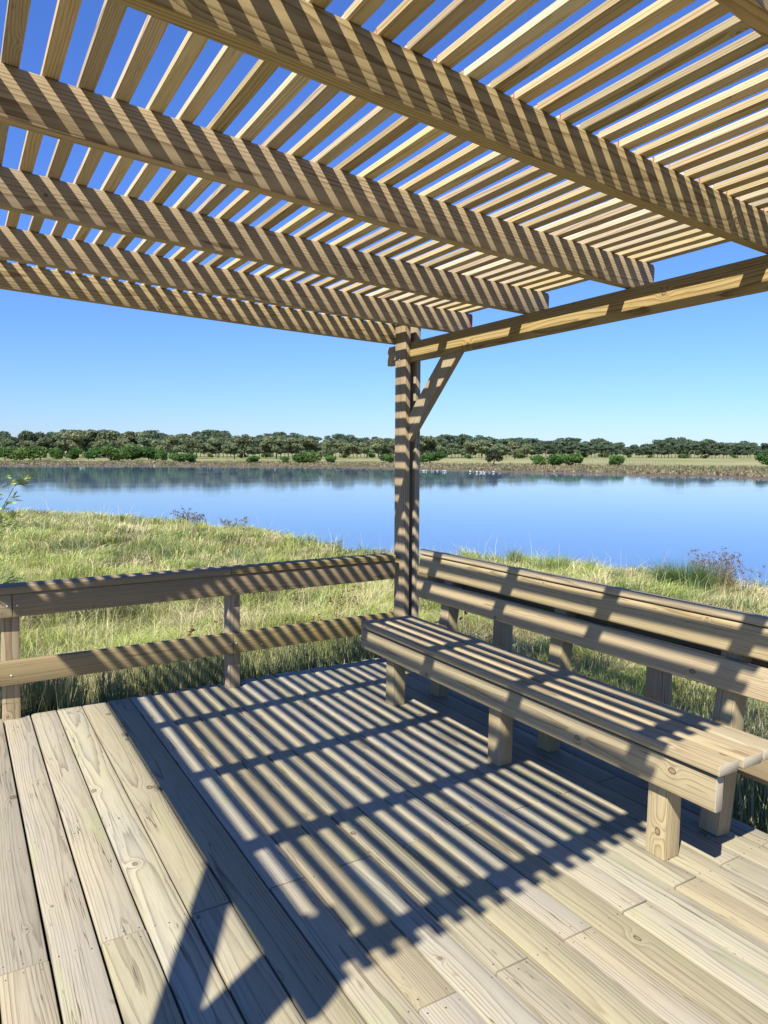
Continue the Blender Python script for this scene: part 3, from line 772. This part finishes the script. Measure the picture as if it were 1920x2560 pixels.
# field fence, driftwood, birds on the far bank
def ground_pt(px, D):
    a = az_of(px); x = CAMP.x+D*math.sin(a); y = CAMP.y+D*math.cos(a); return Vector((x, y, float(ground_h(np.array([x]), np.array([y]))[0])))
f0 = ground_pt(1560, 205); fe = empty('field_fence', f0, 'weathered line of thin field fence posts across the far meadow', 'fence', world=True)
for i in range(34):
    p = ground_pt(1452+i*7.2+random.uniform(-1.5, 1.5), 205+random.uniform(-2, 2))-f0; bm = bmesh.new(); h = random.uniform(1.0, 1.35)
    tube(bm, [(p.x, p.y, p.z-.2), (p.x+random.uniform(-.05, .05), p.y, p.z+h)], [.07, .055], 6)
    me = bpy.data.meshes.new('post'); bm.to_mesh(me); bm.free(); link('post', me, M_DEAD, fe)
def bird(mat, s, legs=.35, neck=.35, white=True):
    bm = bmesh.new()
    bmesh.ops.create_uvsphere(bm, u_segments=10, v_segments=7, radius=1.)
    for v in bm.verts: v.co = Vector((v.co.x*.34*s, v.co.y*.16*s, v.co.z*.15*s+(legs+.15)*s))
    tube(bm, [(.24*s, 0, (legs+.2)*s), (.40*s, 0, (legs+.2+neck*.6)*s), (.34*s, 0, (legs+.2+neck)*s), (.48*s, 0, (legs+.18+neck)*s)], [.06*s, .04*s, .045*s, .02*s], 6)
    for sy in (-.05, .05): tube(bm, [(0, sy*s, (legs+.05)*s), (.02*s, sy*s, 0)], [.018*s, .014*s], 4)
    tube(bm, [(-.28*s, 0, (legs+.15)*s), (-.5*s, 0, (legs+.1)*s)], [.08*s, .02*s], 5)
    me = bpy.data.meshes.new('bird'); bm.to_mesh(me); bm.free(); me.materials.append(mat); return me
M_BW = plain('white_feathers', (.75, .73, .70), .7); M_BD = plain('dark_feathers', (.035, .03, .03), .7)
bw = bird(M_BW, .42, .45, .45); bd = bird(M_BD, .5, .25, .3)
def flock(me, pxs, dlo, dhi, label, group):
    for p in pxs:
        a = az_of(p); r2 = float(np.interp(a, AZT, R2T)); P = ground_pt(p, r2+random.uniform(dlo, dhi))
        o = bpy.data.objects.new('bird', me); COL.objects.link(o); o.location = (P.x, P.y, max(P.z, ZW-.12)); o.rotation_euler = (0, 0, random.uniform(0, 6.28)); s = random.uniform(.8, 1.15); o.scale = (s, s, s)
        tag(o, label, 'bird', group)
flock(bw, [1048+random.uniform(0, 72) for _ in range(11)], -4, 1, 'white wading bird in the shallows just right of the post', 'white wading birds right of the post')
flock(bw, [random.uniform(1158, 1250) for _ in range(8)], -4, 1, 'white wading bird in the shallows below the bare tree', 'white wading birds below the bare tree')
flock(bd, [random.uniform(700, 960) for _ in range(34)], -2, 7, 'dark waterbird standing on the mud left of the post', 'dark waterbirds on the mud')
flock(bd, [random.uniform(1660, 1800) for _ in range(5)], -2, 4, 'dark waterbird at the edge of the far right shore', 'dark waterbirds on the far right shore')

# ------------------------------------------------------------------ near plants
def rush_clump(name, px, r, nst, h, spread, col, headcol, label, headf=.5, lean=.35, cat='rushes', w=.004):
    a = az_of(px); x = CAMP.x+r*math.sin(a); y = CAMP.y+r*math.cos(a); z = float(ground_h(np.array([x]), np.array([y]))[0]); z = max(z, ZW+.05)
    root = empty(name, (x, y, z), label, cat, world=True)
    A = rng.uniform(0, 6.28, nst); R0 = rng.random(nst)**.6*spread
    P = np.stack([R0*np.cos(A), R0*np.sin(A), np.zeros(nst)-.03], -1); Hh = h*rng.uniform(.55, 1.05, nst); ln = rng.uniform(0, lean, nst)
    V, F, C = blades(P, Hh, np.full(nst, max(w, r*.0005)), A, ln, rng.uniform(0, .4, nst), np.repeat(np.array(col)[None], nst, 0), .25)
    if headf > 0:
        tips = V.reshape(nst, 5, 3)[:, 4]; sel = rng.random(nst) < headf; tp = tips[sel]
        cs = np.repeat(tp, 7, 0)+rng.normal(0, .014*max(1, r*.08), (len(tp)*7, 3)); m = len(cs); s = .016*max(1, r*.07)
        aa_ = rng.normal(0, 1, (m, 3)); aa_ /= np.linalg.norm(aa_, axis=1)[:, None]; bb = np.cross(aa_, rng.normal(0, 1, (m, 3))); bb /= np.linalg.norm(bb, axis=1)[:, None]
        V2 = np.stack([cs-aa_*s, cs+bb*s*.6, cs+aa_*s, cs-bb*s*.6], 1).reshape(-1, 3); C2 = np.repeat(np.array(headcol)[None], m*4, 0)*rng.uniform(.7, 1.3, (m*4, 1))
        q4 = np.arange(m*4).reshape(-1, 4)+len(V); F = np.concatenate([F, q4[:, [0, 1, 2]], q4[:, [0, 2, 3]]]); V = np.concatenate([V, V2]); C = np.concatenate([C, C2])
    link('stems', mesh_np('stems', V, F, attr=C), M_STEM, root)
    return root
rush_clump('rush_clump', 1797, 14.2, 420, .80, .36, (.26, .21, .10), (.17, .11, .05), 'brown-headed rush clump against the water at right', .35, .22)
rush_clump('rush_clump', 1862, 14.0, 70, .72, .16, (.26, .22, .11), (.17, .11, .05), 'smaller sparse rush clump right of the brown-headed one', .5, .4)
rush_clump('rush_clump', 478, 27., 120, .62, .40, (.17, .15, .07), (.13, .09, .045), 'dark bristly rush clump on the left bank at the waterline', .5, .35)
rush_clump('rush_clump', 448, 27.5, 22, .8, .22, (.17, .15, .08), (.12, .08, .045), 'few tall thin rush stems left of the dark bristly clump', .9, .25)
rush_clump('rush_clump', 585, 24., 50, .5, .4, (.22, .18, .09), (.15, .10, .05), 'low brown rushes right of the dark bristly clump', .6, .35)
rush_clump('grass_tussock', 1722, 13.2, 1600, .80, .34, (.075, .13, .035), (0, 0, 0), 'dark green grass tussock behind the bench at right', 0, .9, 'tussock')
rush_clump('grass_tussock', 1590, 5.6, 700, .62, .2, (.085, .16, .035), (0, 0, 0), 'upright green tussock seen between two bench supports', 0, .35, 'tussock')
rush_clump('grass_tussock', 1370, 15.5, 700, .55, .5, (.22, .30, .07), (0, 0, 0), 'pale green feathery tussock above the bench back', 0, .7, 'tussock')
for i, (px, r, lab) in enumerate(((505, 6.6, 'rusty dock spikes left of the middle railing post'), (530, 6.3, 'rusty dock spikes close beside the middle railing post'), (755, 7.0, 'rusty dock spikes between the rails, midway to the pergola post'), (965, 6.6, 'rusty dock spikes just left of the pergola post'), (860, 8.2, 'rusty dock spikes farther back beyond the rails'), (1085, 6.9, 'rusty dock spikes seen past the bench back'))):
    rush_clump('dock_plant', px, r, 12, random.uniform(.62, .8), .10, (.22, .16, .07), (.20, .075, .035), lab, .9, .25, 'wild plant', .004)
# wispy yellow-green branches reaching in at the left edge
def wispy(px, r, H, reach, seed, label, nst=9, t0=.55):
    rg = random.Random(seed); P = ground_pt(px, r); root = empty('broom_plant', P, label, 'wild plant', world=True)
    bm = bmesh.new(); LV = []; side = Vector((RW.x, RW.y, 0)).normalized(); fwd = Vector((FW.x, FW.y, 0)).normalized()
    def leafy(pts, n, lo):
        for j in range(n):
            t = rg.uniform(lo, 1.)*(len(pts)-1.001); k = int(t); q = pts[k].lerp(pts[k+1], t-k)
            d = (side*rg.uniform(.2, 1.)+fwd*rg.uniform(-.5, .5)+Vector((0, 0, rg.uniform(-.25, .6)))).normalized(); L = rg.uniform(.03, .075)
            n_ = d.cross(Vector((rg.uniform(-1, 1), rg.uniform(-1, 1), rg.uniform(-1, 1)))).normalized()*rg.uniform(.003, .005)
            LV.extend([q, q+d*L*.5+n_, q+d*L, q+d*L*.5-n_])
    for i in range(nst):
        l = reach*rg.uniform(.55, 1.); h = H*rg.uniform(.86, 1.); dp = rg.uniform(-.25, .25)
        pts = [side*(l*t**1.6)+fwd*(dp*t)+Vector((rg.uniform(-.01, .01), 0, h*(t-.12*t**4))) for t in (0, .3, .55, .75, .9, 1.)]
        tube(bm, pts, [.006, .005, .004, .003, .002, .001], 5)
        for k in (3, 4):
            for m_ in range(2):
                e = pts[k]+side*rg.uniform(.05, .16)+Vector((0, 0, rg.uniform(-.02, .14)))+fwd*rg.uniform(-.06, .06)
                tw = [pts[k], pts[k].lerp(e, .5)+Vector((0, 0, .015)), e]; tube(bm, tw, [.0022, .0017, .0008], 4); leafy(tw, 9, .3)
        leafy(pts, 16, t0)
    me = bpy.data.meshes.new('stems'); bm.to_mesh(me); bm.free()
    at = me.color_attributes.new('tone', 'FLOAT_COLOR', 'POINT'); at.data.foreach_set('color', np.tile(np.array([.26, .30, .13, 1.], dtype=np.float32), len(me.vertices)))
    link('stems', me, M_STEM, root)
    V = np.array([tuple(v) for v in LV]); m = len(V)//4
    C = np.repeat(np.array([[.42, .50, .09]])*rng.uniform(.75, 1.3, (m, 1)), 4, 0)
    link('leaves', mesh_np('leaves', V, np.arange(m*4).reshape(-1, 4), attr=C), M_STEM, root)
wispy(-250, 4.7, 2.44, .62, 4, 'wispy yellow-green branches reaching over the water at the left edge of the picture', 5)
wispy(-190, 4.9, 1.74, .50, 9, 'small feathery yellow-green branch low at the left edge, over the grass', 3, .7)

# ------------------------------------------------------------------ light
SUNV = Vector((.79, .46, -1.0)).normalized()          # direction the light travels, deck frame
SUNW = (TROT @ SUNV).normalized()
sun_d = bpy.data.lights.new('sun', 'SUN'); sun = bpy.data.objects.new('sun', sun_d); COL.objects.link(sun)
sun_d.energy = 5.0; sun_d.angle = math.radians(.53); sun_d.color = (1., .955, .87)
sun.rotation_euler = SUNW.to_track_quat('-Z', 'Y').to_euler()
sun.location = (-10, -5, 12)
W = bpy.data.worlds.new('World'); S.world = W; W.use_nodes = True
nt = W.node_tree; nt.nodes.clear(); g = G(nt)
o = g.n('ShaderNodeOutputWorld'); bg = g.n('ShaderNodeBackground'); sky = g.n('ShaderNodeTexSky', sky_type='NISHITA')
sky.sun_disc = False
toS = -SUNW
sky.sun_elevation = math.asin(toS.z); sky.sun_rotation = math.atan2(toS.x, toS.y)
sky.altitude = 0; sky.air_density = 1.4; sky.dust_density = 0.0; sky.ozone_density = 5.0
tn = g.mix(1.0, sky.outputs[0], (.655, .935, 1.70), 'MULTIPLY'); g.l(tn, bg.inputs[0]); bg.inputs[1].default_value = .0535
g.l(bg.outputs[0], o.inputs[0])
S.view_settings.view_transform = 'Standard'; S.view_settings.look = 'None'
S.view_settings.exposure = 1.05; S.view_settings.gamma = 1.0
S.cycles.max_bounces = 6; S.cycles.diffuse_bounces = 1; S.cycles.transparent_max_bounces = 6
